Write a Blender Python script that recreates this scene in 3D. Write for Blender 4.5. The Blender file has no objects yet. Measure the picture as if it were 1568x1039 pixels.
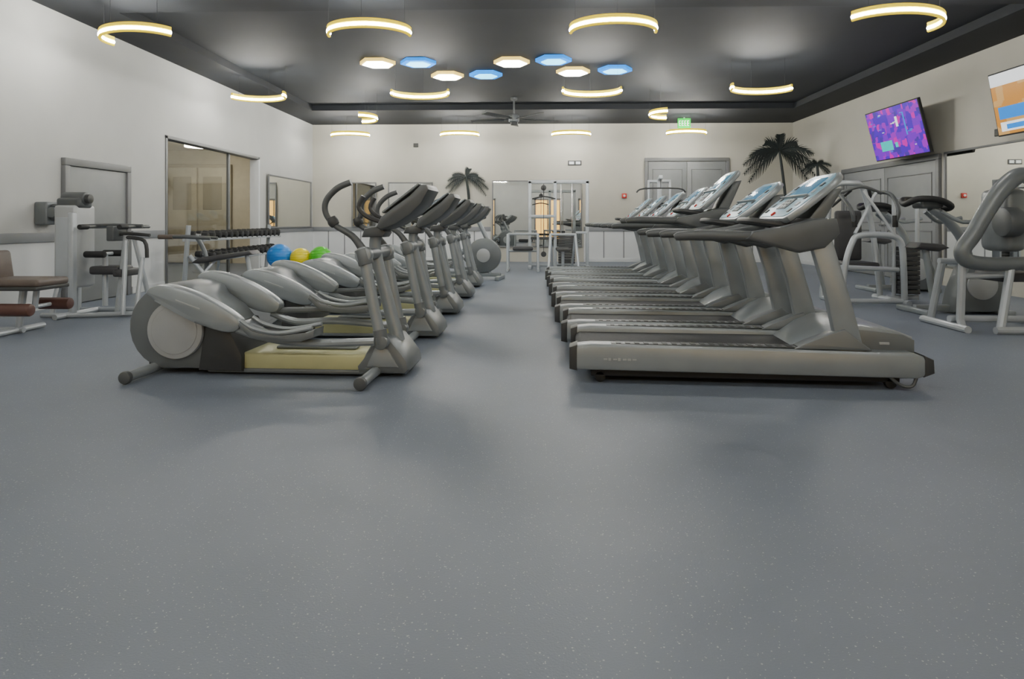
import bpy, bmesh, math, random
from mathutils import Vector, Matrix
random.seed(4)
S = bpy.context.scene
COL = S.collection

# ------------------------------------------------------------------ materials
def mat(name, col, rough=0.5, metal=0.0, var=0.08, scale=6.0, bump=0.0, bscale=80, emit=None, estr=0, spec=0.5, coat=0):
    m = bpy.data.materials.new(name); m.use_nodes = True
    nt = m.node_tree; b = nt.nodes["Principled BSDF"]
    tc = nt.nodes.new("ShaderNodeTexCoord")
    n = nt.nodes.new("ShaderNodeTexNoise"); n.inputs["Scale"].default_value = scale; n.inputs["Detail"].default_value = 4
    nt.links.new(tc.outputs["Object"], n.inputs["Vector"])
    r = nt.nodes.new("ShaderNodeValToRGB")
    c = Vector(col)
    lo = c*(1-var); hi = c*(1+var)
    r.color_ramp.elements[0].color = (*lo, 1); r.color_ramp.elements[1].color = (min(hi[0],1), min(hi[1],1), min(hi[2],1), 1)
    r.color_ramp.elements[0].position = .3; r.color_ramp.elements[1].position = .7
    nt.links.new(n.outputs["Fac"], r.inputs["Fac"]); nt.links.new(r.outputs["Color"], b.inputs["Base Color"])
    b.inputs["Roughness"].default_value = rough; b.inputs["Metallic"].default_value = metal
    b.inputs["Specular IOR Level"].default_value = spec
    if coat: b.inputs["Coat Weight"].default_value = coat; b.inputs["Coat Roughness"].default_value = .15
    if bump:
        n2 = nt.nodes.new("ShaderNodeTexNoise"); n2.inputs["Scale"].default_value = bscale
        nt.links.new(tc.outputs["Object"], n2.inputs["Vector"])
        bp = nt.nodes.new("ShaderNodeBump"); bp.inputs["Strength"].default_value = bump; bp.inputs["Distance"].default_value = .01
        nt.links.new(n2.outputs["Fac"], bp.inputs["Height"]); nt.links.new(bp.outputs["Normal"], b.inputs["Normal"])
    if emit:
        b.inputs["Emission Color"].default_value = (*emit, 1); b.inputs["Emission Strength"].default_value = estr
    return m

def floor_mat():
    m = mat("rubber_floor", (.165,.192,.238), rough=.48, var=.08, scale=.9, bump=.12, bscale=160)
    nt = m.node_tree; b = nt.nodes["Principled BSDF"]
    ramp = [n for n in nt.nodes if n.type == 'VALTORGB'][0]
    tc = [n for n in nt.nodes if n.type == 'TEX_COORD'][0]
    def specks(scale, thr):
        v = nt.nodes.new("ShaderNodeTexVoronoi"); v.inputs["Scale"].default_value = scale
        nt.links.new(tc.outputs["Object"], v.inputs["Vector"])
        lt = nt.nodes.new("ShaderNodeMath"); lt.operation = 'LESS_THAN'; lt.inputs[1].default_value = thr
        nt.links.new(v.outputs["Distance"], lt.inputs[0])
        sep = nt.nodes.new("ShaderNodeSeparateColor"); nt.links.new(v.outputs["Color"], sep.inputs[0])
        g = nt.nodes.new("ShaderNodeMath"); g.operation = 'GREATER_THAN'; g.inputs[1].default_value = .45
        nt.links.new(sep.outputs[0], g.inputs[0])
        mu = nt.nodes.new("ShaderNodeMath"); mu.operation = 'MULTIPLY'
        nt.links.new(lt.outputs[0], mu.inputs[0]); nt.links.new(g.outputs[0], mu.inputs[1])
        return mu
    a = specks(48, .12); c = specks(95, .15)
    ad = nt.nodes.new("ShaderNodeMath"); ad.operation = 'MAXIMUM'
    nt.links.new(a.outputs[0], ad.inputs[0]); nt.links.new(c.outputs[0], ad.inputs[1])
    ml = nt.nodes.new("ShaderNodeMath"); ml.operation = 'MULTIPLY'; ml.inputs[1].default_value = .45
    nt.links.new(ad.outputs[0], ml.inputs[0])
    mx = nt.nodes.new("ShaderNodeMix"); mx.data_type = 'RGBA'
    nt.links.new(ml.outputs[0], mx.inputs["Factor"]); nt.links.new(ramp.outputs["Color"], mx.inputs["A"])
    mx.inputs["B"].default_value = (.6, .63, .63, 1)
    nt.links.new(mx.outputs["Result"], b.inputs["Base Color"])
    return m

def glass_mat():
    m = bpy.data.materials.new("clear_glass"); m.use_nodes = True; nt = m.node_tree
    nt.nodes.remove(nt.nodes["Principled BSDF"]); out = nt.nodes["Material Output"]
    t = nt.nodes.new("ShaderNodeBsdfTransparent"); t.inputs[0].default_value = (.9,.9,.88,1)
    g = nt.nodes.new("ShaderNodeBsdfGlossy"); g.inputs["Roughness"].default_value = .03
    x = nt.nodes.new("ShaderNodeMixShader"); x.inputs[0].default_value = .15
    nt.links.new(t.outputs[0], x.inputs[1]); nt.links.new(g.outputs[0], x.inputs[2]); nt.links.new(x.outputs[0], out.inputs[0])
    return m

def screen_mat(name, kind):
    m = bpy.data.materials.new(name); m.use_nodes = True; nt = m.node_tree; b = nt.nodes["Principled BSDF"]
    tc = nt.nodes.new("ShaderNodeTexCoord")
    v = nt.nodes.new("ShaderNodeTexVoronoi"); v.distance = 'CHEBYCHEV'; v.inputs["Scale"].default_value = 9 if kind == 0 else 4
    v.inputs["Randomness"].default_value = .8
    nt.links.new(tc.outputs["Object"], v.inputs["Vector"])
    sep = nt.nodes.new("ShaderNodeSeparateColor"); nt.links.new(v.outputs["Color"], sep.inputs[0])
    r = nt.nodes.new("ShaderNodeValToRGB"); r.color_ramp.interpolation = 'CONSTANT'
    if kind == 0:
        cols = [(0,(.12,.0,.75)),(.3,(.28,.0,.85)),(.55,(.50,.0,.80)),(.75,(.85,.0,.60)),(.92,(.10,.03,.5))]
    else:
        cols = [(0,(.85,.36,.05)),(.5,(.9,.5,.15)),(.8,(.8,.7,.5))]
    r.color_ramp.elements[0].color = (*cols[0][1],1)
    r.color_ramp.elements[1].position = cols[1][0]; r.color_ramp.elements[1].color = (*cols[1][1],1)
    for p,c in cols[2:]:
        e = r.color_ramp.elements.new(p); e.color = (*c,1)
    nt.links.new(sep.outputs[0], r.inputs[0])
    nt.links.new(r.outputs[0], b.inputs["Emission Color"]); b.inputs["Emission Strength"].default_value = .85
    b.inputs["Base Color"].default_value = (.01,.01,.01,1); b.inputs["Roughness"].default_value = .25; b.inputs["Specular IOR Level"].default_value = .25
    return m

M = dict(
 floor=floor_mat(), glass=glass_mat(),
 wall=mat("wall_paint", (.46,.468,.455), .75, var=.03, scale=2, bump=.05),
 wallb=mat("wall_paint_cream", (.46,.447,.39), .75, var=.03, scale=2, bump=.05),
 wains=mat("wainscot_paint", (.60,.62,.63), .6, var=.03, scale=2),
 rail=mat("chair_rail_paint", (.20,.21,.225), .5, var=.04),
 ceil=mat("charcoal_ceiling", (.013,.016,.021), .8, var=.15, scale=1.2, bump=.1),
 ceil2=mat("ceiling_tray_paint", (.017,.021,.027), .75, var=.15, scale=1.2, bump=.1),
 beige=mat("beige_paint", (.56,.51,.40), .8, var=.05),
 beiged=mat("beige_door_paint", (.40,.36,.28), .6, var=.05),
 door=mat("door_grey", (.20,.21,.215), .45, var=.04),
 doorf=mat("door_frame_grey", (.15,.155,.16), .45, var=.04),
 mirror=mat("mirror_silver", (.80,.81,.78), .015, 1.0, var=.01),
 silver=mat("machine_silver", (.27,.30,.315), .33, .3, var=.06, scale=5),
 silver2=mat("machine_silver_dark", (.150,.167,.176), .38, .2, var=.06, scale=5),
 disc=mat("disc_grey", (.38,.40,.41), .35, .1, var=.04),
 steel=mat("frame_white_silver", (.42,.455,.485), .35, .25, var=.05),
 chrome=mat("chrome", (.7,.7,.7), .15, 1, var=.03),
 dark=mat("dark_plastic", (.040,.043,.045), .45, var=.1),
 mid=mat("grey_plastic", (.078,.086,.090), .42, var=.1),
 black=mat("black_rubber", (.012,.013,.014), .6, var=.2, bump=.1),
 belt=mat("tread_belt", (.026,.028,.031), .7, var=.2, scale=40),
 cream=mat("rail_cream", (.50,.50,.27), .42, .15, var=.06),
 blueplate=mat("console_blue_plate", (.20,.37,.48), .3, var=.15, scale=14),
 lcd=mat("console_display", (.03,.05,.06), .15, emit=(.15,.5,.8), estr=.35, var=.2, scale=30),
 white=mat("white_plastic", (.66,.70,.72), .4, var=.03),
 pad=mat("vinyl_pad", (.045,.046,.05), .5, var=.15, bump=.1),
 brown=mat("brown_vinyl", (.10,.045,.035), .45, var=.15, bump=.1),
 taupe=mat("taupe_vinyl", (.12,.095,.08), .45, var=.15, bump=.1),
 leaf=mat("palm_leaf_dark", (.010,.017,.017), .6, var=.3),
 blue=mat("ball_blue", (.02,.22,.68), .3, var=.06), yellow=mat("ball_yellow", (.80,.66,.0), .3, var=.06), green=mat("ball_green", (.07,.50,.02), .3, var=.06),
 red=mat("alarm_red", (.5,.03,.02), .4),
 led=mat("led_white", (.9,.9,.8), .5, emit=(1,.975,.915), estr=275),
 ledy=mat("led_edge_yellow", (.35,.3,.02), .8, emit=(1,.70,.02), estr=1.0, spec=.1),
 hexw=mat("hex_panel_warm", (.9,.9,.8), .5, emit=(1,.95,.80), estr=22),
 hexy=mat("hex_rim_warm", (.4,.3,.05), .7, emit=(1,.70,.18), estr=1.6, spec=.1),
 hexc=mat("hex_panel_cool", (.2,.4,.5), .6, emit=(.12,.68,1), estr=4, spec=.1),
 hexb=mat("hex_rim_blue", (0,.1,.4), .7, emit=(0,.30,1), estr=1.3, spec=.1),
 exitg=mat("exit_green", (0,.15,.02), .6, emit=(0,.9,.04), estr=.9, spec=.1),
 warm=mat("warm_window_glow", (.9,.6,.2), .5, emit=(1,.55,.12), estr=1.5),
 cyan=mat("screen_text_cyan", (0,.1,.1), .5, emit=(.02,.75,.7), estr=.9, spec=.1),
 tvblue=mat("screen_blue", (0,.05,.1), .5, emit=(.02,.25,.85), estr=1.1, spec=.1),
 tvwhite=mat("screen_white", (.5,.5,.5), .5, emit=(.9,.95,1), estr=.9, spec=.1),
 tv0=screen_mat("screen_purple", 0), tv1=screen_mat("screen_orange", 1),
)

# ------------------------------------------------------------------ mesh builder
class B:
    def __init__(s):
        s.bm = bmesh.new(); s.mats = []; s.X = Matrix.Identity(4)
    def mi(s, k):
        if k not in s.mats: s.mats.append(k)
        return s.mats.index(k)
    def add(s, t, k, xf=None):
        i = s.mi(k)
        bmesh.ops.recalc_face_normals(t, faces=t.faces[:])
        for f in t.faces: f.material_index = i; f.smooth = True
        for e in t.edges:
            if len(e.link_faces) == 2: e.smooth = e.calc_face_angle(0) < .6
        t.transform(s.X @ (xf or Matrix.Identity(4)))
        me = bpy.data.meshes.new("t"); t.to_mesh(me); t.free()
        s.bm.from_mesh(me); bpy.data.meshes.remove(me)
    def box(s, a, b, k, bev=0, xf=None):
        t = bmesh.new(); bmesh.ops.create_cube(t, size=1)
        a = Vector(a); b = Vector(b); d = b-a; c = (a+b)/2
        for v in t.verts: v.co = Vector((v.co.x*d.x+c.x, v.co.y*d.y+c.y, v.co.z*d.z+c.z))
        if bev: bmesh.ops.bevel(t, geom=t.edges[:], offset=bev, segments=3, affect='EDGES', profile=.5, clamp_overlap=True)
        s.add(t, k, xf)
    def prof(s, pts, y0, y1, k, bev=0.0, xf=None, sm=0):
        if sm: pts = cat(pts, sm, True)
        t = bmesh.new()
        vs = [t.verts.new((p[0], y0, p[1])) for p in pts]
        f = t.faces.new(vs)
        r = bmesh.ops.extrude_face_region(t, geom=[f])
        for v in [g for g in r["geom"] if isinstance(g, bmesh.types.BMVert)]: v.co.y = y1
        if bev:
            ed = [e for e in t.edges if abs(e.verts[0].co.y-e.verts[1].co.y) < 1e-6 or e.calc_face_angle(0) > .5]
            bmesh.ops.bevel(t, geom=ed, offset=bev, segments=2, affect='EDGES', profile=.5, clamp_overlap=True)
        s.add(t, k, xf)
    def tube(s, pts, r, k, seg=12, sm=6, sq=1.0, xf=None, closed=False):
        """pts: list of (x,y,z[,r])"""
        P = [Vector(p[:3]) for p in pts]; R = [p[3] if len(p) > 3 else r for p in pts]
        if sm and len(P) > 2:
            Q = cat([(*p, rr) for p, rr in zip(P, R)], sm, closed)
            P = [Vector(q[:3]) for q in Q]; R = [q[3] for q in Q]
        n = len(P); t = bmesh.new(); rings = []
        up = None
        for i in range(n):
            if closed: d = P[(i+1) % n]-P[i-1]
            else: d = P[min(i+1, n-1)]-P[max(i-1, 0)]
            d.normalize()
            if up is None:
                up = Vector((0,1,0)) if abs(d.y) < .9 else Vector((0,0,1))
            up = (up - d*up.dot(d)).normalized(); side = d.cross(up)
            rings.append([t.verts.new(P[i] + side*math.cos(a)*R[i] + up*math.sin(a)*R[i]*sq) for a in [2*math.pi*j/seg for j in range(seg)]])
        m = n if closed else n-1
        for i in range(m):
            A = rings[i]; C = rings[(i+1) % n]
            for j in range(seg): t.faces.new((A[j], A[(j+1) % seg], C[(j+1) % seg], C[j]))
        if not closed: t.faces.new(rings[0]); t.faces.new(rings[-1])
        s.add(t, k, xf)
    def cyl(s, p0, p1, r, k, seg=24, bev=.006, xf=None):
        p0 = Vector(p0); p1 = Vector(p1); d = p1-p0
        t = bmesh.new(); bmesh.ops.create_cone(t, cap_ends=True, segments=seg, radius1=r, radius2=r, depth=d.length)
        if bev:
            ed = [e for e in t.edges if e.calc_face_angle(0) > .8]
            bmesh.ops.bevel(t, geom=ed, offset=min(bev, r*.4), segments=2, affect='EDGES', profile=.5)
        mt = Matrix.Translation((p0+p1)/2) @ d.to_track_quat('Z', 'Y').to_matrix().to_4x4()
        t.transform(mt); s.add(t, k, xf)
    def ball(s, c, r, k, sc=(1,1,1), seg=24, xf=None):
        t = bmesh.new(); bmesh.ops.create_uvsphere(t, u_segments=seg, v_segments=seg//2, radius=r)
        for v in t.verts: v.co = Vector((v.co.x*sc[0]+c[0], v.co.y*sc[1]+c[1], v.co.z*sc[2]+c[2]))
        s.add(t, k, xf)
    def quad(s, vs, k):
        t = bmesh.new(); t.faces.new([t.verts.new(v) for v in vs]); i = s.mi(k)
        for f in t.faces: f.material_index = i
        t.transform(s.X); me = bpy.data.meshes.new("t"); t.to_mesh(me); t.free(); s.bm.from_mesh(me); bpy.data.meshes.remove(me)
    def done(s, name, loc=(0,0,0), rz=0, rx=0, ry=0, sc=(1,1,1)):
        me = bpy.data.meshes.new(name); s.bm.to_mesh(me); s.bm.free()
        for k in s.mats: me.materials.append(M[k])
        return inst(name, me, loc, rz, rx, ry, sc)
def inst(name, me, loc, rz=0, rx=0, ry=0, sc=(1,1,1)):
    o = bpy.data.objects.new(name, me); COL.objects.link(o)
    o.location = loc; o.rotation_euler = (math.radians(rx), math.radians(ry), math.radians(rz)); o.scale = sc
    return o
def cat(P, n, closed=False):
    P = [Vector(p) if len(p) in (2,3) else p for p in P]
    dim = len(P[0]); L = len(P); out = []
    rng = range(L) if closed else range(L-1)
    g = (lambda i: P[i % L]) if closed else (lambda i: P[max(0, min(L-1, i))])
    for i in rng:
        a, b, c, d = g(i-1), g(i), g(i+1), g(i+2)
        for j in range(n):
            t = j/n
            out.append(tuple(.5*((2*b[q])+(-a[q]+c[q])*t+(2*a[q]-5*b[q]+4*c[q]-d[q])*t*t+(-a[q]+3*b[q]-3*c[q]+d[q])*t**3) for q in range(dim)))
    if not closed: out.append(tuple(P[-1]))
    return out
def simple(name, a, b, k, bev=0):
    o = B(); o.box(a, b, k, bev); return o.done(name)

# ------------------------------------------------------------------ room
XL, XR, YB, YF, H, T = -5.6, 6.5, 16.5, -3.0, 3.48, .15
simple("floor", (-10.2, YF-.15, -.1), (XR+.15, YB+.15, 0), 'floor')
# ceiling: perimeter band + raised tray
o = B(); tx0, tx1, ty0, ty1, TH = -4.9, 5.7, 7.6, 14.4, 3.60
for a, b in (((XL-T, YF-T), (XR+T, ty0)), ((XL-T, ty1), (XR+T, YB+T)), ((XL-T, ty0), (tx0, ty1)), ((tx1, ty0), (XR+T, ty1))):
    o.box((a[0], a[1], H), (b[0], b[1], H+.3), 'ceil')
o.box((tx0, ty0, TH), (tx1, ty1, H+.3), 'ceil2')
o.done("ceiling")
# left wall with opening
OY0, OY1, OZ = 9.8, 13.24, 2.33
o = B()
o.box((XL-T, YF, 0), (XL, OY0, H), 'wall'); o.box((XL-T, OY1, 0), (XL, YB, H), 'wall'); o.box((XL-T, OY0, OZ), (XL, OY1, H), 'wall')
o.done("wall_left")
simple("wall_back", (XL-T, YB, 0), (XR+T, YB+T, H), 'wallb')
simple("wall_right", (XR, YF, 0), (XR+T, YB, H), 'wallb')
simple("wall_front", (XL-T, YF-T, 0), (XR+T, YF, H), 'wall')
# wainscot + chair rail
def rail(name, a, b, ax):
    o = B()
    if ax == 'L':
        o.box((XL, a, 0), (XL+.012, b, .77), 'wains'); o.box((XL, a, .77), (XL+.035, b, .88), 'rail', .008); o.box((XL, a, 0), (XL+.03, b, .1), 'wains', .006)
    elif ax == 'R':
        o.box((XR-.012, a, 0), (XR, b, .77), 'wains'); o.box((XR-.035, a, .77), (XR, b, .88), 'rail', .008); o.box((XR-.03, a, 0), (XR, b, .1), 'wains', .006)
    else:
        o.box((a, YB-.012, 0), (b, YB, .77), 'wains'); o.box((a, YB-.035, .77), (b, YB, .88), 'rail', .008); o.box((a, YB-.03, 0), (b, YB, .1), 'wains', .006)
        n = int((b-a)/.4)
        for i in range(1, n):
            x = a+(b-a)*i/n; o.box((x-.012, YB-.02, .1), (x+.012, YB-.012, .77), 'rail')
    o.done(name)
rail("trim_1", YF, 7.52, 'L'); rail("trim_2", 8.95, OY0-.05, 'L'); rail("trim_3", OY1+.05, YB, 'L')
rail("trim_4", XL, -1.05, 'B'); rail("trim_5", 1.3, 2.8, 'B'); rail("trim_6", 5.0, XR, 'B'); rail("trim_7", 13.95, YB, 'R')
# opening frame & glass
o = B()
o.box((XL-T, OY0, 0), (XL+.015, OY0+.05, OZ), 'doorf', .004); o.box((XL-T-.02, OY1-.06, 0), (XL+.015, OY1, OZ), 'wains', .004); o.box((XL-T, OY0, OZ-.05), (XL+.015, OY1, OZ), 'doorf', .004)
o.box((XL-.1, 12.0, 0), (XL-.05, 12.05, OZ-.05), 'doorf', .004)
o.box((XL-.08, OY0+.05, .02), (XL-.07, 12.0, OZ-.05), 'glass')
o.done("window_1")
# side room behind the opening
o = B()
o.box((-10.2, 8.6, 0), (-10.05, 15.9, 2.75), 'beige'); o.box((-10.05, 15.7, 0), (XL-T, 15.9, 2.75), 'beige'); o.box((-10.05, 8.6, 0), (XL-T, 8.75, 2.75), 'beige')
o.done("wall_side_room")
simple("ceiling_side_room", (-10.2, 8.6, 2.75), (XL-T, 15.9, 2.85), 'beige')
o = B(); o.box((-8.9, 15.6, 0), (-7.3, 15.69, 2.4), 'beiged', .01)
for a, b in ((-8.82, -8.12), (-8.08, -7.38)):
    o.box((a, 15.56, .02), (b, 15.62, 2.32), 'beige', .01); o.box((a+.12, 15.55, 1.3), (b-.12, 15.57, 2.1), 'beiged', .01)
o.done("door_3")
for p in ((-7.4,14.3),(-7.6,11.0)):
    o = B(); o.cyl((0,0,0), (0,0,.09), .30, 'hexw', 32); o.done("ceiling_lamp", (p[0],p[1],2.66))  # added glowing discs that brighten the side room

# doors
def panel_door(name, loc, w, h, rz, leaves=1, handle=True, window=False):
    o = B(); o.box((-.08, -.06, 0), (0, .0, h), 'doorf', .008); o.box((w, -.06, 0), (w+.08, 0, h), 'doorf', .008); o.box((-.08, -.06, h), (w+.08, 0, h+.09), 'doorf', .008)
    lw = w/leaves
    for i in range(leaves):
        a = i*lw; o.box((a+.005, -.035, .01), (a+lw-.005, -.003, h-.005), 'door', .006)
        if leaves > 1:
            for z0, z1 in ((.2, .85), (1.0, h-.2)):
                o.tube([(a+.12, -.037, z0), (a+lw-.12, -.037, z0), (a+lw-.12, -.037, z1), (a+.12, -.037, z1)], .012, 'doorf', 6, 0, closed=True)
        hx = a+lw-.09 if i == 0 else a+.09
        o.cyl((hx, -.08, .95), (hx, -.03, .95), .025, 'chrome', 16); o.box((hx-.02, -.09, .94), (hx+.1, -.075, .965), 'chrome', .004)
    return o.done(name, loc, rz)
panel_door("door_1", (XL, 7.67, 0), 1.12, 1.68, 90)
panel_door("door_2", (2.90, YB, 0), 1.94, 2.52, 0, 2)
panel_door("door_4", (XR, 13.75, 0), 3.1, 2.0, -90, 2)
# mirrors
def mirror(name, w, h, loc, rz):
    o = B(); o.box((0, -.012, 0), (w, 0, h), 'mirror')
    for a, b in (((-.03, 0), (0, h)), ((w, 0), (w+.03, h)), ((-.03, -.03), (w+.03, 0)), ((-.03, h), (w+.03, h+.03))):
        o.box((a[0], -.03, a[1]), (b[0], 0, b[1]), 'doorf', .004)
    return o.done(name, loc, rz)
mirror("wall_mirror", 2.2, 1.62, (-.98, YB-.03, .4), 0)
mirror("wall_mirror", .57, 1.08, (-4.55, YB-.04, .9), 0)
mirror("wall_mirror", 1.08, 1.08, (-3.62, YB-.04, .9), 0)
mirror("wall_mirror", 2.6, 1.08, (XL+.04, 13.6, .9), 90)
mirror("wall_mirror", 6.2, 1.75, (XR, 10.45, .32), -90)
# unseen warm-glow panels in frames, added to give the mirrors warm spots
for i, x in enumerate((-3.4, .2, 2.6)):
    o = B(); o.box((x, YF, .1), (x+1.3, YF+.02, 2.2), 'warm')
    for a, b in (((x-.08, 0), (x, 2.3)), ((x+1.3, 0), (x+1.38, 2.3)), ((x-.08, 2.2), (x+1.38, 2.3)), ((x+.62, .1), (x+.68, 2.2))):
        o.box((a[0], YF, a[1]), (b[0], YF+.06, b[1]), 'doorf', .005)
    o.done("window_%d" % (i+2))

# ------------------------------------------------------------------ ceiling lights
def arc_light(cx, cy, bulge, r=.45, z=3.09, top=H, q=.78):
    o = B(); pts = []
    for i in range(25):
        a = math.radians(-90+180*i/24); pts.append((r*q*math.cos(a)-r*.4, r*math.sin(a), 0))
    o.tube(pts, .021, 'led', 12, 0)
    for dz in (-.027, .027): o.tube([(p[0], p[1], dz) for p in pts], .018, 'ledy', 8, 0)  # glow halo around the tube, modelled as dim yellow ribs
    o.tube([(p[0], p[1], .05) for p in pts], .018, 'ledy', 8, 0)
    for i in (3, 12, 21): o.cyl((pts[i][0], pts[i][1], .04), (pts[i][0], pts[i][1], top-z), .0016, 'dark', 6, 0)
    return o.done("pendant_arc_light", (cx, cy, z), bulge)
A = [(-4.5,7.1,-112,.47),(-1.8,7.0,-90,.45),(.88,6.95,-90,.46),(3.85,6.78,-68,.54),
     (-4.52,10.85,82,.46),(-1.82,10.7,90,.46),(.95,10.6,90,.46),(3.55,10.45,98,.48),
     (-3.3,13.1,10,.42),(2.45,12.8,170,.42),
     (-4.38,15.45,-90,.45),(-1.74,15.45,-90,.45),(.93,15.45,-90,.45),(3.62,15.3,-90,.45),
     (-4.4,3.0,-90,.45),(-1.8,3.0,-90,.45),(.9,3.0,-90,.45),(3.5,3.0,-90,.45),  # this row and the next: out of view, added to light the foreground
     (-4.4,-.8,90,.45),(-1.8,-.8,90,.45),(.9,-.8,90,.45),(3.5,-.8,90,.45)]
for x, y, b, r in A:
    intray = ty0+.3 < y < ty1
    arc_light(x, y, b, r, top=TH if intray else H)
HX = [(-2.5,10.5,0),(-1.84,10.5,1),(-1.49,11.45,0),(-.81,11.4,1),(-.33,10.5,0),(.34,10.4,1),(.70,11.2,0),(1.40,11.1,1)]
for x, y, c in HX:
    o = B()
    o.cyl((0,0,-.05), (0,0,0), .29, 'hexb' if c else 'hexy', 6, .0)
    o.cyl((0,0,-.062), (0,0,-.045), .20 if c else .25, 'hexc' if c else 'hexw', 6, .0)
    o.done("hexagon_ceiling_light", (x, y, TH), 30)
# ceiling fan
o = B(); o.cyl((0,0,0), (0,0,.40), .02, 'mid'); o.cyl((0,0,.34), (0,0,.40), .07, 'mid'); o.cyl((0,0,-.12), (0,0,.03), .11, 'silver2', 32, .02)
o.cyl((0,0,-.18),(0,0,-.12),.07,'dark')
for i in range(5):
    xf = Matrix.Rotation(2*math.pi*i/5+.3, 4, 'Z') @ Matrix.Rotation(.2, 4, 'X')
    o.box((.1, -.03, -.06), (.25, .03, -.05), 'mid', .002, xf); o.box((.22, -.075, -.062), (.95, .075, -.048), 'mid', .006, xf)
o.done("ceiling_fan", (-.38, 13.6, 3.2))
# exit sign
o = B(); o.box((-.15,-.03,-.12), (.15,.03,.12), 'exitg', .01); o.cyl((0,0,.1),(0,0,.14),.02,'white')
for x in (-.11,-.045,.02,.085):
    o.box((x-.018,-.036,-.06),(x-.004,-.03,.06),'tvwhite')
    for z in (-.06,-.008,.05): o.box((x-.018,-.036,z),(x+.025,-.03,z+.01),'tvwhite')
o.done("exit_sign", (3.6, 15.6, 3.34))

# ------------------------------------------------------------------ TVs
def tv(kind, y0, y1, x, z, tilt):
    w = y1-y0; h = w*.54; o = B()
    o.box((-w/2-.02, 0, -h/2-.02), (w/2+.02, .05, h/2+.02), 'black', .008)
    o.box((-w/2, -.004, -h/2), (w/2, .0, h/2), 'tv0' if kind == 0 else 'tv1')
    if kind == 0:
        random.seed(3)
        o.box((-w*.33,-.007,-h*.34),(-w*.10,-.004,-h*.14),'cyan'); o.box((-w*.05,-.007,-h*.3),(w*.0,-.004,-h*.2),'cyan')
        for i in range(14):
            a = random.uniform(-w*.45,w*.4); c = random.uniform(-h*.4,h*.4)
            o.box((a,-.006,c),(a+random.uniform(.03,.12),-.004,c+.012),'tvwhite' if i%3==0 else 'tvblue')
        o.box((w*.05,-.007,h*.1),(w*.09,-.004,h*.3),'tvwhite'); o.box((w*.2,-.007,-h*.1),(w*.22,-.004,h*.35),'tvblue')
    else:
        o.box((-w/2,-.007,h*.3),(w/2,-.004,h/2),'tvwhite')
        o.box((-w*.45,-.008,-h*.45),(w*.45,-.004,-h*.3),'tvwhite'); o.box((-w*.38,-.009,-h*.42),(w*.1,-.004,-h*.34),'tvblue')
        o.box((-w*.45,-.008,-h*.25),(-w*.05,-.004,-h*.05),'tvblue')
        for i in range(4): o.box((w*.02,-.008,-h*.25+i*.05),(w*.4,-.004,-h*.25+i*.05+.02),'tvwhite')
    o.box((-.2, .05, -.15), (.2, .08, .15), 'dark', .01)
    o.box((-.04, .06, -.04), (.04, XR-x-.02, .04), 'dark', .005)
    ob = o.done("wall_television")
    ob.matrix_world = Matrix.Translation((x, (y0+y1)/2, z)) @ Matrix.Rotation(math.radians(-90), 4, 'Z') @ Matrix.Rotation(math.radians(tilt), 4, 'X')
tv(0, 10.3, 11.85, 6.05, 2.50, 14)
tv(1, 7.3, 8.75, 6.05, 2.52, 10)

# ------------------------------------------------------------------ palms
def palm(name, loc, trunk, R, n=13, flat=.5, seed=1, px=0, lw=.02):
    random.seed(seed); o = B()
    o.tube([(px*.3,0,-trunk,.045),(px*.7,0,-trunk*.5,.035),(0,0,0,.028)], .03, 'leaf', 8, 6)
    for i in range(n):
        a = math.radians(-35 + 250*(i+random.uniform(-.2,.2))/(n-1))
        L = R*random.uniform(.9,1.08)
        dx, dz = math.cos(a), math.sin(a); dy = random.uniform(-1,1)*flat
        droop = .35+.55*abs(dx)
        pts = []
        for j in range(9):
            t = j/8; pts.append(Vector((dx*L*t, dy*L*t, dz*L*t*.62 - droop*L*t*t*.62)))
        o.tube([(*p, .012*(1-k/9)+.003) for k, p in enumerate(pts)], .01, 'leaf', 5, 0)
        N = 17
        for j in range(1, N+1):
            t = j/(N+.5); k = t*8; q = int(k); p = pts[q].lerp(pts[min(q+1,8)], k-q)
            d = (pts[min(q+1,8)]-pts[q]).normalized()
            s = Vector((-d.z,0,d.x))
            ll = R*.26*math.sin(math.pi*min(t*.8+.16,1))+.02
            for sg in (-1,1):
                tip = p + s*sg*ll*.55 + d*ll*.8 + Vector((0,random.uniform(-.1,.1)*ll,-ll*.25)); w = d*R*lw
                o.quad([p-w, p+w, tip+w*.15, tip-w*.15], 'leaf')
    return o.done(name, loc)
palm("palm_tree_wall_art", (-1.66, 16.38, 2.14), 1.15, .54, 9, .05, 2, .1, .03)
palm("artificial_palm_tree", (5.50, 14.7, 2.58), 2.58, .84, 11, .22, 5, .2, .032)
palm("artificial_palm_tree", (6.0, 13.95, 2.22), 2.22, .32, 8, .25, 8, .1, .035)

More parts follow.
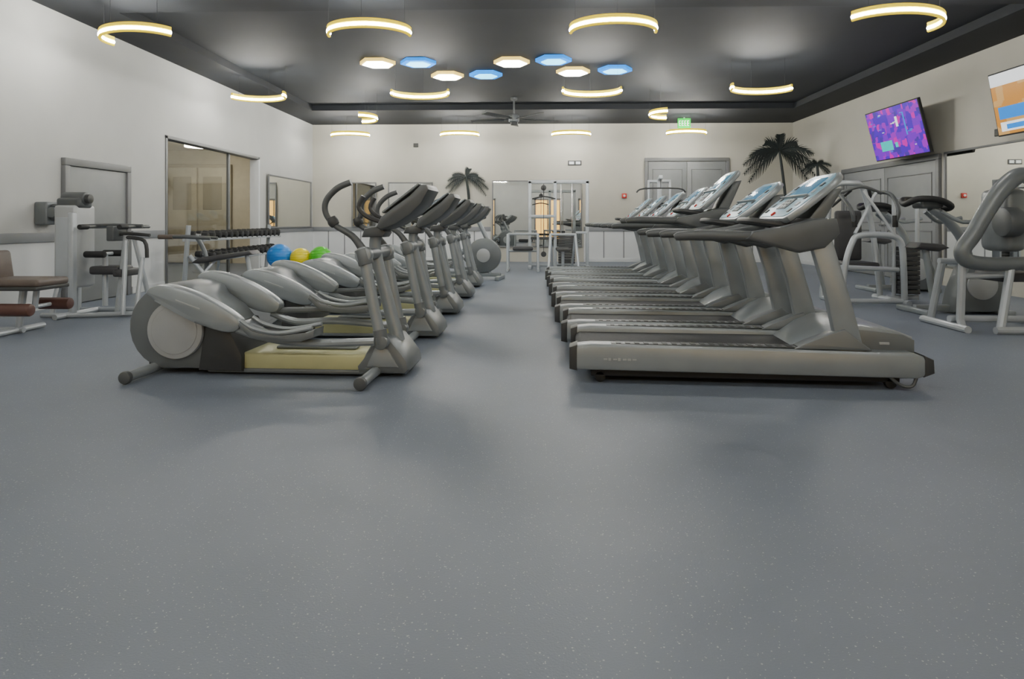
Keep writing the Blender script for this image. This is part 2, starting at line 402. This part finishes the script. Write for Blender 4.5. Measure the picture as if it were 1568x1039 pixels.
# wall bits
o = B(); o.box((-.17,-.02,-.06),(.17,0,.06),'dark',.004); o.box((-.14,-.025,-.035),(-.02,-.018,.035),'white'); o.box((.03,-.025,-.035),(.14,-.018,.035),'white'); o.done("wall_sign",(1.07,YB,2.49))
o = B(); o.box((-.06,-.05,-.06),(.06,0,.06),'red',.01); o.cyl((0,-.07,0),(0,-.05,0),.03,'white'); o.done("fire_alarm",(2.31,YB,1.66))
o = B(); o.box((0,-.13,0),(.15,.13,.26),'silver2',.02); o.box((.15,-.09,.05),(.24,.1,.24),'mid',.03); o.cyl((.19,-.12,.14),(.19,.12,.14),.06,'silver2'); o.done("paper_towel_dispenser",(XL,7.3,.97))
o = B(); o.box((-.06,-.02,-.05),(.06,0,.05),'dark',.006); o.done("wall_thermostat",(-2.95,YB,2.95))
o = B(); o.box((-.02,-.17,-.05),(0,.17,.05),'dark',.006); o.done("wall_sign",(XR,9.2,2.25))

# ------------------------------------------------------------------ treadmill
def treadmill(dz):
    o = B(); W = .86
    side = [(0.02,.085),(0.0,.11),(0.0,.20),(.03,.235),(.12,.245),(1.2,.238),(2.06,.222),(2.13,.20),(2.15,.15),(2.13,.095),(2.08,.075)]
    for y in (0, W-.14):
        o.prof(side, y, y+.14, 'silver', .018)
        o.prof([(-.015,.09),(-.015,.225),(.035,.243),(.035,.08)], y-.004, y+.144, 'dark', .01)
        o.prof([(2.11,.085),(2.11,.215),(2.165,.19),(2.17,.11)], y-.004, y+.144, 'dark', .01)
        o.box((.25,y+.03,.241),(1.45,y+.11,.247),'mid',.002)
        for q in range(20): o.box((.28+q*.058,y+.035,.246),(.31+q*.058,y+.105,.250),'dark')
    for q,(w2,h2) in enumerate(((.03,.010),(.02,.016),(.030,.008),(.02,.018),(.028,.010),(.025,.012),(.03,.008))):
        o.box((.2+q*.030,-.003,.155-h2/2),(.2+q*.030+w2*.8,.004,.155+h2/2),'disc')
    o.box((.03,.14,.10),(1.6,W-.14,.19),'dark'); o.box((.06,.15,.19),(1.5,W-.15,.205),'belt')
    o.cyl((.06,.14,.165),(.06,W-.14,.165),.04,'belt')
    o.box((.12,.06,.035),(2.0,W-.06,.1),'black',.01)
    for x in (.18,1.95):
        for y in (.08,W-.08): o.cyl((x,y-.02,.035),(x,y+.02,.035),.035,'black')
    o.tube([(1.90,.02,.1),(1.98,.02,.035),(2.05,.02,.03),(2.08,.02,.1)],.010,'mid',8,4)
    # hood
    hood = [(1.42,.19),(1.46,.225),(1.58,.31),(1.70,.365),(1.80,.37),(2.02,.335),(2.11,.30),(2.125,.2),(2.1,.12),(1.45,.12)]
    o.prof(hood,.13,W-.13,'silver',.02)
    o.prof([(1.66,.2),(1.72,.35),(2.04,.318),(2.11,.285),(2.11,.2)],.115,.13,'silver2',.004)
    o.box((1.9,.108,.255),(1.96,.116,.27),'disc',.002)
    # uprights
    h = .985+dz*.6
    for y in (.035,W-.105):
        o.prof([(1.63,.22),(1.79,.22),(1.71,.5),(1.57,h+.02),(1.43,h+.02),(1.55,.6)], y, y+.07, 'silver', .018)
        o.prof([(1.36,.235),(1.44,.275),(1.60,.34),(1.66,.36),(1.80,.25),(1.82,.235)], y-.02, y+.09, 'silver2', .012)
    # pod & handrails
    pod = [(1.08,h-.075),(1.12,h-.03),(1.30,h+.0),(1.5,h+.05),(1.62,h+.05),(1.64,h-.04),(1.55,h-.13),(1.40,h-.16),(1.25,h-.12)]
    for y in (.02,W-.12): o.prof(pod,y,y+.10,'mid',.02)
    o.prof([(1.38,h-.02),(1.48,h+.05),(1.62,h+.05),(1.62,h-.05),(1.5,h-.09)],.1,W-.1,'mid',.015)
    for y in (.07,W-.07):
        o.tube([(1.35,y,h-.07,.036),(1.05,y,h-.06,.034),(.78,y,h-.055,.032),(.68,y,h-.06,.028),(.65,y,h-.07,.02)],.035,'mid',12,4)
    o.tube([(1.45,.22,h),(1.22,.24,h+.03),(1.16,.34,h+.04),(1.16,.52,h+.04),(1.22,.62,h+.03),(1.45,.64,h)],.02,'dark',10,5)
    # console slab
    p0 = Vector((1.36,0,h+.015)); p1 = Vector((1.74,0,1.305+dz)); L = (p1-p0).length; ang = math.atan2(p1.z-p0.z,p1.x-p0.x)
    o.X = Matrix.Translation((p0.x,W/2,p0.z)) @ Matrix.Rotation(-ang,4,'Y')
    t = [(0,-.27),(.02,-.31),(.12,-.35),(.36,-.335),(L-.04,-.27),(L,-.2),(L,.2),(L-.04,.27),(.36,.335),(.12,.35),(.02,.31),(0,.27)]
    RX = Matrix.Rotation(-math.pi/2,4,'X')
    o.prof(t,-.045,0,'silver',.015,xf=RX)
    o.prof([(x*.92+.02,y*.92) for x,y in t],-.012,.0,'blueplate',.003,xf=Matrix.Translation((0,0,.038))@RX)
    zb = .050
    o.box((L*.5,-.17,zb),(L*.86,.17,zb+.006),'lcd',.004)
    o.box((L*.2,-.09,zb),(L*.42,.09,zb+.005),'mid',.004)
    for i in range(5):
        for s in (-1,1): o.box((L*.12+i*.065,s*.24-.02,zb),(L*.12+i*.065+.035,s*.24+.02,zb+.006),'disc' if i%2 else 'dark',.003)
    for i in range(3):
        for j in range(3): o.cyl((L*.24+i*.035,-.05+j*.05,zb),(L*.24+i*.035,-.05+j*.05,zb+.01),.011,'white',10,0)
    o.cyl((L*.08,0,zb-.01),(L*.08,0,zb+.012),.018,'red',16)
    o.box((L*.44,-.27,zb),(L*.46,.27,zb+.02),'silver',.003)
    o.X = Matrix.Identity(4)
    # neck behind console
    o.prof([(1.5,h),(1.62,h),(1.76,1.24+dz),(1.68,1.23+dz)],.28,W-.28,'silver2',.02)
    return o
TS = (.98,1,1)
m0 = treadmill(-.02).done("treadmill",(.245,4.06,0),-4.0,sc=TS).data
m1 = treadmill(.15).done("treadmill",(.22,5.98,0),-3.5,sc=TS).data
mm = treadmill(.05).done("treadmill",(.22,7.05,0),-3.2,sc=TS).data
inst("treadmill",m0,(.235,5.0,0),-3.8,sc=TS)
for y in (8.15,9.25,10.35): inst("treadmill",mm,(.22,y,0),-3,sc=TS)

# ------------------------------------------------------------------ elliptical
def elliptical():
    o = B()
    C = (.31,.31); r = .30
    hp = [(C[0]+r*math.cos(math.radians(a)),C[1]+r*.96*math.sin(math.radians(a))) for a in range(60,262,14)]
    hp += [(.42,.035),(.72,.03),(.74,.12),(.72,.30),(.62,.42),(.5,.50)]
    o.prof(hp,.14,.56,'silver2',.03)
    o.prof([(.50,.03),(.80,.03),(.80,.13),(.70,.33),(.55,.36)],.12,.58,'dark',.02)
    D = (.355,.295)
    for y0,y1 in ((.10,.14),(.56,.60)):
        o.cyl((D[0],y0,D[1]),(D[0],y1,D[1]),.19,'disc',48,.012)
        o.cyl((D[0],y0-.004 if y0<.3 else y1,D[1]),(D[0],y0 if y0<.3 else y1+.004,D[1]),.155,'disc',40,.003)
    tear = [(.22,.535),(.24,.58),(.32,.60),(.48,.57),(.66,.495),(.80,.41),(.845,.355),(.80,.30),(.66,.315),(.48,.39),(.32,.475)]
    o.prof(tear,.01,.11,'silver',.03,sm=3)
    o.prof([(x,z+.045) for x,z in tear],.59,.69,'silver',.03,sm=3)
    o.prof([(.42,.50),(.58,.445),(.58,.453),(.42,.508)],.006,.012,'disc')
    # crank arms + pedal links
    for y,dz,dx in ((.05,0,0),(.655,.10,.42)):
        o.tube([(.76,y,.335),(.95,y,.275),(1.25,y,.235+dz*.5),(1.70,y,.25)],.026,'silver',10,4)
        o.tube([(.80,y,.35),(.92,y,.33+dz*.3),(1.05+dx,y,.27+dz)],.022,'silver2',10,4)
        ped = [(.86+dx*.5,.375+dz),(.89+dx*.5,.36+dz),(.95+dx*.5,.315+dz),(1.10+dx*.5,.295+dz),(1.30+dx*.5,.315+dz),(1.345+dx*.5,.335+dz),(1.34+dx*.5,.285+dz),(1.25+dx*.5,.255+dz),(1.05+dx*.5,.25+dz),(.93+dx*.5,.275+dz),(.85+dx*.5,.35+dz)]
        o.prof(ped,y-.085,y+.085,'silver2',.01)
        o.prof([(.95+dx*.5,.32+dz),(1.10+dx*.5,.30+dz),(1.28+dx*.5,.318+dz),(1.28+dx*.5,.312+dz),(1.1+dx*.5,.29+dz)],y-.07,y+.07,'black')
        for s in (-1,1): o.tube([(.87+dx*.5,y+s*.08,.385+dz),(.96+dx*.5,y+s*.085,.335+dz),(1.12+dx*.5,y+s*.085,.31+dz),(1.33+dx*.5,y+s*.08,.345+dz)],.014,'silver',8,4)
    # base rail
    o.box((.62,.16,.03),(1.62,.54,.145),'cream',.02); o.box((.55,.15,.015),(1.62,.55,.045),'silver2',.01)
    o.box((.95,.3,.145),(1.5,.4,.165),'silver2',.01)
    # front shroud
    o.prof([(1.56,.02),(1.87,.02),(1.895,.05),(1.885,.11),(1.84,.17),(1.78,.24),(1.71,.255),(1.64,.20),(1.59,.12),(1.55,.07)],.14,.56,'silver2',.035)
    o.prof([(1.62,.07),(1.83,.07),(1.76,.19),(1.68,.20)],.13,.15,'silver',.008)
    # stabilisers
    for x,y0,y1 in ((.19,-.14,.84),(1.68,-.18,.88)):
        o.cyl((x,y0,.042),(x,y1,.042),.032,'silver',20); 
        for y in (y0,y1): o.cyl((x,y-.02,.042),(x,y+.02,.042),.040,'mid',20,.01)
    o.box((.12,.2,.03),(.5,.5,.08),'dark')
    SH = Matrix.Translation((.075,0,0)); o.X = SH
    # mast
    o.tube([(1.70,.35,.2,.048),(1.62,.35,.5,.042),(1.545,.35,.80,.04),(1.56,.35,.93,.04),(1.66,.35,1.03,.045)],.05,'silver',14,4)
    # pivot
    o.cyl((1.545,.06,.79),(1.545,.64,.79),.042,'silver2')
    for y,sx in ((.09,0),(.61,.07)):
        o.cyl((1.545,y-.035,.79),(1.545,y+.035,.79),.055,'silver',24,.012)
        o.tube([(1.545,y,.79,.036),(1.60,y,.5,.036),(1.65,y,.27,.034)],.045,'silver',14,0)
        o.cyl((1.53,y-.0,.83),(1.56,y,.73),.048,'silver2',20)
        o.cyl((1.66,y-.04,.24),(1.66,y+.04,.24),.045,'silver2',16)
        o.tube([(1.645,y,.32),(1.66,y,.23)],.044,'silver2',14,0)
        o.tube([(1.54,y,.82,.028),(1.47,y,.91,.022),(1.35,y,.985,.019),(1.295+sx,y-.0,1.06,.019),(1.30+sx,y,1.14,.020),(1.37+sx,y,1.215,.021),(1.46+sx,y,1.255,.020)],.022,'mid',12,5)
        o.tube([(1.36,y,.98,.028),(1.345,y,1.0,.036),(1.33,y,1.03,.028)],.03,'dark',12,3)
    # fixed heart-rate grips
    for y in (.22,.48):
        o.tube([(1.62,y,1.0),(1.52,y,1.04),(1.47,y,1.10),(1.50,y,1.17)],.016,'dark',10,4)
    # console
    SH2 = Matrix.Translation((.10,0,0)); o.X = SH2
    o.prof([(1.57,.97),(1.60,1.03),(1.68,1.09),(1.79,1.17),(1.865,1.245),(1.905,1.245),(1.92,1.21),(1.87,1.12),(1.80,1.05),(1.70,.985),(1.6,.95)],.17,.53,'mid',.02)
    ang = math.atan2(.20,.26)
    o.X = SH2 @ Matrix.Translation((1.61,.35,1.055)) @ Matrix.Rotation(-ang,4,'Y')
    o.box((0,-.155,0),(.31,.155,.016),'silver2',.008); o.box((.13,-.12,.014),(.28,.12,.022),'lcd',.004); o.box((.02,-.13,.014),(.1,.13,.020),'disc',.004)
    o.X = SH
    o.prof([(1.47,.90),(1.49,.96),(1.60,.975),(1.64,.93),(1.62,.90)],.26,.44,'mid',.02)
    o.X = Matrix.Identity(4)
    return o
em = elliptical().done("elliptical_trainer",(-2.69,4.10,0),-2.5).data
for y in (5.45,6.9,8.4,9.9): inst("elliptical_trainer",em,(-2.68,y,0),-1.5)

# ------------------------------------------------------------------ spin bike at far end
def bike():
    o = B()
    o.cyl((0,-.06,.42),(0,.06,.42),.30,'silver2',40,.02); o.cyl((0,-.075,.42),(0,.075,.42),.12,'disc',30); 
    o.tube([(0,0,.42),(-.25,0,.55),(-.55,0,.35)],.05,'silver',12,4); o.tube([(-.45,0,.1),(-.5,0,.5),(-.55,0,.9)],.035,'silver',12,0)
    o.tube([(.1,0,.6),(-.02,0,.85),(-.12,0,1.05)],.04,'silver',12,4)
    o.tube([(-.12,-.2,1.12),(-.02,-.2,1.08),(-.1,0,1.05),(-.02,.2,1.08),(-.12,.2,1.12)],.018,'dark',8,4)
    o.box((-.16,-.12,1.08),(-.08,.12,1.26),'mid',.02)
    o.prof([(-.72,.9),(-.7,.96),(-.5,.95),(-.38,.91),(-.45,.88)],-.1,.1,'pad',.03)
    o.box((-.75,-.03,.05),(.3,.03,.12),'silver',.01)
    for x in (-.72,.28): o.box((x-.04,-.28,0),(x+.04,.28,.07),'silver',.015)
    o.tube([(.1,0,.1),(0,0,.42)],.035,'silver',10,0)
    o.cyl((-.28,-.14,.36),(-.28,.14,.36),.05,'dark'); o.box((-.34,-.24,.2),(-.22,-.14,.225),'dark',.006); o.box((-.34,.14,.48),(-.22,.24,.505),'dark',.006)
    o.tube([(-.28,-.13,.36),(-.28,-.15,.22)],.015,'chrome',8,0); o.tube([(-.28,.13,.36),(-.28,.15,.5)],.015,'chrome',8,0)
    return o
bk = bike().done("exercise_bike",(-.84,11.4,0),-8)

# ------------------------------------------------------------------ cable machine (back centre)
o = B()
for x in (0,.55,1.25):
    o.box((x-.035,-.04,0),(x+.035,.04,1.9),'steel',.008)
    o.box((x-.035,-.5,0),(x+.035,.5,.06),'steel',.01)
o.box((-.04,-.04,1.84),(1.29,.04,1.92),'steel',.008); o.box((-.04,.3,0),(1.29,.38,.06),'steel',.008)
for i in range(12): o.box((.62,-.07,.1+i*.055),(.98,.07,.145+i*.055),'dark',.004)
for x in (.68,.92): o.cyl((x,0,.1),(x,0,1.84),.012,'chrome',10)
o.box((.0,-.05,1.1),(.55,.05,1.16),'steel',.006); o.box((.02,-.06,.62),(.53,.06,.68),'dark',.01)
for z in (1.75,.3): o.cyl((.3,-.03,z),(.3,.03,z),.06,'dark')
o.tube([(.3,-.05,1.75),(.3,-.05,.35)],.006,'black',6,0)
o.tube([(.05,-.25,1.5),(.3,-.25,1.55),(.55,-.25,1.5)],.015,'dark',8,4); o.tube([(.3,-.25,1.55),(.3,0,1.84)],.006,'black',6,0)
o.box((1.0,-.05,.75),(1.25,.05,.8),'steel',.006)
o.done("cable_machine",(-.05,14.3,0))
o = B()
for x in (0,.62):
    o.tube([(x,-.25,.03),(x,-.2,.75),(x,.3,.75),(x,.35,.03)],.025,'steel',10,0); o.tube([(x,-.45,.03),(x,.45,.03)],.028,'steel',10,0)
o.tube([(0,.3,.75),(.62,.3,.75)],.025,'steel',10,0); o.tube([(0,.1,.4),(.62,.1,.4)],.022,'steel',10,0)
o.box((.1,-.2,.42),(.52,.2,.5),'pad',.03)
o.done("dip_station",(-.50,13.5,0))
o = B()
for s in (-1,1):
    o.tube([(s*.3,-.4,.03),(s*.25,0,.75),(s*.2,.4,.03)],.025,'steel',10,0)
    o.tube([(s*.3,-.45,.03),(s*.25,.45,.03)],.025,'steel',10,0)
o.tube([(-.25,0,.75),(.25,0,.75)],.025,'steel',10,0); o.tube([(-.3,-.45,.03),(.3,-.45,.03)],.025,'steel',10,0)
o.box((-.14,-.3,.42),(.14,.3,.48),'pad',.025); o.tube([(0,0,.05),(0,0,.42)],.03,'steel',10,0); o.tube([(0,-.45,.03),(0,.4,.03)],.03,'steel',10,0)
o.done("weight_bench",(.62,13.2,0))
# lat pulldown in front of back door
o = B()
o.box((-.05,-.05,0),(.05,.05,1.95),'steel',.01); o.box((-.05,-.7,0),(.05,.1,.07),'steel',.01); o.box((-.35,-.05,0),(.35,.05,.07),'steel',.01)
o.box((-.04,-.55,1.9),(.04,.05,1.98),'steel',.01); o.tube([(-.5,-.5,1.62),(-.35,-.5,1.7),(.35,-.5,1.7),(.5,-.5,1.62)],.017,'dark',8,4)
o.tube([(0,-.5,1.72),(0,-.5,1.92)],.006,'black',6,0); o.box((-.18,-.6,.45),(.18,-.2,.53),'pad',.03); o.tube([(0,-.4,.05),(0,-.4,.46)],.035,'steel',10,0)
for i in range(12): o.box((-.2,.1,.1+i*.055),(.2,.25,.145+i*.055),'dark',.004)
o.box((-.25,.08,0),(-.2,.28,1.9),'steel',.01); o.box((.2,.08,0),(.25,.28,1.9),'steel',.01); o.box((-.25,.08,1.86),(.25,.28,1.92),'steel',.01)
o.done("lat_pulldown_machine",(2.75,14.2,0),-8)

# ------------------------------------------------------------------ left machines
o = B()   # weight machine with tower
o.box((0,0,.30),(.24,.32,1.18),'disc',.03); o.box((.03,-.008,.42),(.21,.0,1.05),'steel',.01)
o.cyl((.02,.14,1.25),(.27,.14,1.25),.075,'mid',28,.02); o.box((.0,.03,1.15),(.26,.25,1.26),'mid',.03); o.cyl((.22,.14,1.25),(.31,.14,1.25),.05,'dark',24)
o.box((.18,-.04,0),(.24,.03,1.1),'steel',.012); o.box((-.02,.3,0),(.05,.37,.4),'steel',.012)
o.tube([(.0,-.02,.04),(.03,.05,.35)],.03,'steel',10,0); o.tube([(-.05,-.1,.03),(.28,-.1,.03),(.95,.1,.03)],.026,'steel',10,0); o.tube([(-.02,.35,.03),(.95,.45,.03)],.026,'steel',10,0)
o.tube([(.20,-.25,.03),(.22,.4,.03)],.03,'steel',10,0)
o.box((.62,.02,.42),(.72,.36,.5),'pad',.02); o.box((.34,.05,.44),(.66,.34,.53),'pad',.03)
o.cyl((.34,-.0,.66),(.56,-.0,.66),.035,'black',18,.012); o.cyl((.34,.3,.66),(.56,.3,.66),.035,'black',18,.012); o.tube([(.46,0,.66),(.46,.3,.66)],.018,'steel',8,0); o.tube([(.46,.15,.1),(.46,.15,.66)],.028,'steel',10,0)
o.tube([(.24,.1,.96),(.60,.1,.97),(.90,.1,.96)],.018,'mid',10,0)
for x in (.40,.82): o.tube([(x,-.15,.95),(x,.35,.95)],.018,'mid',8,0); o.cyl((x,-.17,.95),(x,-.04,.95),.027,'black',12)
o.box((.58,-.02,.80),(.66,.2,.96),'mid',.015)
for p in (((.62,.1,.03),(.72,.1,.86)),((.78,-.05,.03),(.72,.1,.80)),((.92,.25,.03),(.80,.12,.82)),((.92,-.05,.03),(.90,.1,.62))):
    o.tube([(*p[0],),(*p[1],)],.024,'steel',10,0)
o.tube([(.72,.1,.84),(.92,.1,.80),(.95,.1,.62)],.02,'dark',10,4)
o.tube([(.55,.1,.86),(.75,.1,.88),(.98,.1,.86)],.018,'dark',10,0)
o.done("leg_extension_machine",(-5.06,6.75,0))
o = B()   # bench at left edge
o.box((-.45,-.2,.43),(.28,.2,.50),'taupe',.03); o.box((-.46,-.21,.40),(.27,.21,.435),'dark',.01)
o.cyl((-.05,-.24,.24),(.26,-.24,.24),.055,'brown',24,.02); o.cyl((-.05,.24,.24),(.26,.24,.24),.055,'brown',24,.02); o.tube([(.1,-.24,.24),(.1,.24,.24)],.018,'steel',8,0)
o.tube([(.1,0,.24),(.12,0,.42)],.025,'steel',10,0); 
o.box((-.28,-.2,.5),(-.16,.2,.78),'taupe',.035,Matrix.Rotation(-.15,4,'Y'))
o.tube([(.0,0,.42),(-.05,0,.03)],.03,'steel',10,0); o.tube([(-.05,-.3,.03),(-.05,.3,.03)],.026,'steel',10,0); o.tube([(-.6,0,.03),(0,0,.03)],.026,'steel',10,0); o.tube([(-.4,0,.03),(-.35,0,.6)],.03,'steel',10,0)
o.tube([(-.55,-.3,.03),(-.55,.3,.03)],.026,'steel',10,0)
o.done("leg_curl_bench",(-4.58,5.75,0),0)
o = B()   # ab bench
o.tube([(0,0,.05),(.05,0,.5),(-.1,0,.82)],.03,'silver2',10,4); o.tube([(-.5,-.12,.80),(-.25,-.12,.80),(.15,-.1,.78)],.022,'mid',10,4); o.tube([(-.5,.12,.80),(-.25,.12,.80),(.15,.1,.78)],.022,'mid',10,4)
o.cyl((-.55,-.12,.8),(-.35,-.12,.8),.032,'taupe'); o.cyl((-.55,.12,.8),(-.35,.12,.8),.032,'taupe')
o.prof([(-.1,.45),(.0,.52),(.7,.62),(.75,.57),(.0,.44)],-.15,.15,'pad',.025)
o.tube([(.6,0,.58),(.7,0,.05)],.03,'steel',10,0); o.tube([(0,0,.04),(.7,0,.04)],.03,'steel',10,0)
for x in (0,.7): o.tube([(x,-.28,.035),(x,.28,.035)],.03,'steel',10,0)
o.tube([(.1,-.2,.3),(.2,0,.5),(.1,.2,.3)],.02,'steel',8,4)
o.done("adjustable_bench",(-4.5,8.8,0),0)
# dumbbell rack along left wall
o = B(); L = 3.0
for y in (0,L):
    o.tube([(0,y,.03),(.55,y,.03)],.03,'steel',10,0); o.tube([(.05,y,.03),(.12,y,.95)],.035,'steel',10,0); o.tube([(.5,y,.03),(.14,y,.5)],.03,'steel',10,0)
for z,x in ((.50,.32),(.80,.22)):
    o.box((x-.16,0,z-.06),(x-.13,L,z-.02),'steel',.005); o.box((x+.1,0,z-.085),(x+.13,L,z-.045),'steel',.005)
    for y in (.03,L-.03): o.box((x-.2,y-.02,z-.09),(x+.13,y+.02,z-.05),'steel',.005)
    n = 15
    for i in range(n):
        y = .12+i*(L-.24)/(n-1); r = .05+.022*(i/n)
        o.cyl((x-.13,y,z+.02),(x+.12,y,z),.016,'chrome',10,0)
        for s0,s1 in ((-.15,-.06),(.05,.14)): o.cyl((x+s0,y,z+.02-(s0+.15)*.08),(x+s1,y,z+.02-(s1+.15)*.08),r,'black',8,.01)
o.done("dumbbell_rack",(-5.25,9.6,0))
# balls and stand
o = B()
for y in (-.05,.05):
    o.tube([(-.4,y,.18),(.5,y,.18),(.95,y,.18)],.012,'steel',8,0)
for x in (-.38,.93):
    for y in (-.2,.2): o.tube([(x,y,.015),(x,y*.3,.18)],.015,'steel',8,0)
    o.tube([(x,-.2,.015),(x,.2,.015)],.015,'steel',8,0)
o.done("ball_rack",(-4.25,11.2,0))
for x,r,k in ((-4.38,.215,'blue'),(-4.01,.18,'yellow'),(-3.66,.195,'green')):
    o = B(); o.ball((0,0,0),r,k,seg=40)
    for i in range(-3,4):
        z = i*r*.2; rr = math.sqrt(r*r-z*z); o.tube([(rr*math.cos(a),rr*math.sin(a),z) for a in [2*math.pi*j/32 for j in range(32)]],.004,k,6,0,closed=True)
    o.done("exercise_ball",(x,11.2,.193+r))

# ------------------------------------------------------------------ right machines
o = B()   # chest press machine
o.tube([(.0,0,.03),(.03,0,.45),(.12,0,.76),(.22,0,.84),(.55,0,.84),(.68,0,.78),(.72,0,.6),(.74,0,.03)],.036,'steel',12,5)
o.tube([(.0,-.1,.03),(.02,.6,.03)],.036,'steel',10,0); o.tube([(.74,-.1,.03),(.74,.7,.03)],.036,'steel',10,0); o.tube([(0,0,.05),(.74,0,.05)],.03,'steel',10,0)
o.tube([(.03,.1,.45),(.72,.1,.42)],.03,'steel',10,0)
o.box((.18,.2,.42),(.56,.6,.5),'pad',.03); o.box((.2,.6,.5),(.54,.68,1.15),'pad',.035)
o.tube([(.0,.55,.03),(.08,.6,.8),(.15,.6,1.42),(.35,.5,1.5),(.55,.6,1.42),(.68,.6,.8),(.74,.55,.03)],.035,'steel',12,4)
for s,x in ((-1,.10),(1,.62)):
    o.tube([(x,.55,1.38),(x+s*.05,.2,1.35),(x+s*.02,-.05,1.15),(x-s*.02,-.05,.98)],.024,'mid',10,5); o.cyl((x-s*.02,-.05,1.08),(x-s*.02,-.05,.94),.032,'black',14)
    o.tube([(x,.5,1.2),(x-s*.15,.3,1.4)],.02,'dark',8,0)
o.tube([(.1,.3,1.36),(.35,.25,1.44),(.62,.3,1.36)],.02,'mid',10,5)
o.tube([(.62,-.02,.84),(.30,.1,1.38)],.02,'steel',8,0); o.tube([(.15,0,.86),(.5,.2,1.36)],.02,'steel',8,0)
for i in range(10): o.box((.85,.3,.1+i*.06),(1.1,.5,.15+i*.06),'dark',.004)
o.tube([(.83,.4,.02),(.83,.4,1.3),(1.12,.4,1.3),(1.12,.4,.02)],.025,'steel',10,0); o.tube([(.74,.4,.05),(1.12,.4,.05)],.03,'steel',10,0)
o.done("chest_press_machine",(3.74,8.0,0))
def stepper():
    o = B()
    o.tube([(.0,0,1.2),(.06,-.14,1.25),(.25,-.18,1.24),(.42,-.12,1.18),(.45,0,1.15),(.42,.12,1.18),(.25,.18,1.24),(.06,.14,1.25)],.035,'black',12,4,closed=True)
    o.box((.12,-.1,1.15),(.36,.1,1.24),'mid',.03); o.box((.14,-.08,1.236),(.33,.08,1.248),'disc',.004)
    o.tube([(.28,0,1.16),(.46,0,1.02),(.62,0,.8),(.72,0,.45),(.74,0,.15)],.05,'silver',14,4)
    o.tube([(.3,-.15,1.12),(.5,-.2,1.0),(.75,-.22,1.05)],.022,'silver',10,4); o.tube([(.3,.15,1.12),(.5,.2,1.0),(.75,.22,1.05)],.022,'silver',10,4)
    o.prof([(.45,.02),(.95,.02),(1.0,.3),(.9,.55),(.75,.62),(.6,.5),(.5,.25)],-.14,.14,'silver2',.04)
    o.cyl((.74,-.16,.32),(.74,.16,.32),.16,'disc',32)
    for x in (.1,.95): o.box((x-.04,-.3,0),(x+.04,.3,.06),'silver',.015)
    o.box((.1,-.04,.02),(.95,.04,.09),'silver',.01)
    o.prof([(.05,.72),(.1,.78),(.35,.76),(.42,.72),(.3,.68)],-.13,.13,'pad',.03); o.tube([(.22,0,.7),(.32,0,.06)],.035,'silver',12,0)
    return o
st = stepper().done("upright_exercise_bike",(4.12,7.35,0),0)
inst("upright_exercise_bike",st.data,(4.8,9.7,0),0)
# seated arm machine at right edge
o = B()
G = [(.63,0,1.42,.070),(.52,0,1.42,.075),(.38,0,1.30,.075),(.25,0,1.11,.072),(.12,0,.88,.070),(.03,0,.75,.070),(.06,0,.655,.068),(.22,0,.62,.064),(.5,0,.62,.062),(.8,0,.64,.06)]
o.tube(G,.08,'silver2',18,5)
o.tube([(.62,-.0,1.42,.080),(.7,0,1.40,.080)],.08,'black',18,0)
o.box((.5,.12,.72),(.72,.5,1.32),'silver2',.07); o.cyl((.44,.1,1.0),(.6,.1,1.0),.14,'mid',28,.03)
o.tube([(.06,.05,.62),(.04,.05,.10),(.03,.0,.03)],.034,'steel',10,0); o.tube([(.46,0,.58),(.38,-.05,.3),(.30,-.1,.03)],.036,'steel',10,0)
o.tube([(.09,.4,.6),(.04,.5,.03)],.034,'steel',10,0); o.tube([(.0,-.12,.03),(.02,.6,.03)],.034,'steel',10,0); o.tube([(.0,.15,.09),(.9,.15,.09)],.034,'steel',10,0)
o.tube([(.22,-.15,.03),(.95,-.15,.03)],.034,'steel',10,0); o.tube([(.06,.05,.5),(.5,.05,.52)],.03,'steel',10,0)
o.tube([(.06,.4,.62),(.8,.4,.6)],.03,'steel',10,0); o.tube([(.8,.0,.62),(.85,0,.03)],.04,'steel',10,0); o.tube([(.93,-.15,.03),(.93,.55,.03)],.034,'steel',10,0)
o.box((.45,.1,.44),(.85,.5,.53),'pad',.03)
o.done("arm_curl_machine",(3.92,6.12,0))

# ------------------------------------------------------------------ world & camera
w = bpy.data.worlds.new("World"); S.world = w; w.use_nodes = True
w.node_tree.nodes["Background"].inputs[0].default_value = (.6,.65,.7,1); w.node_tree.nodes["Background"].inputs[1].default_value = .3
cam = bpy.data.cameras.new("Camera"); co = bpy.data.objects.new("Camera", cam); COL.objects.link(co)
co.location = (0,0,1.0); co.rotation_euler = (math.pi/2,0,math.radians(1.77))
cam.sensor_width = 36; cam.lens = 36*1000/1568; cam.shift_y = -.1145; cam.clip_start = .05
S.camera = co
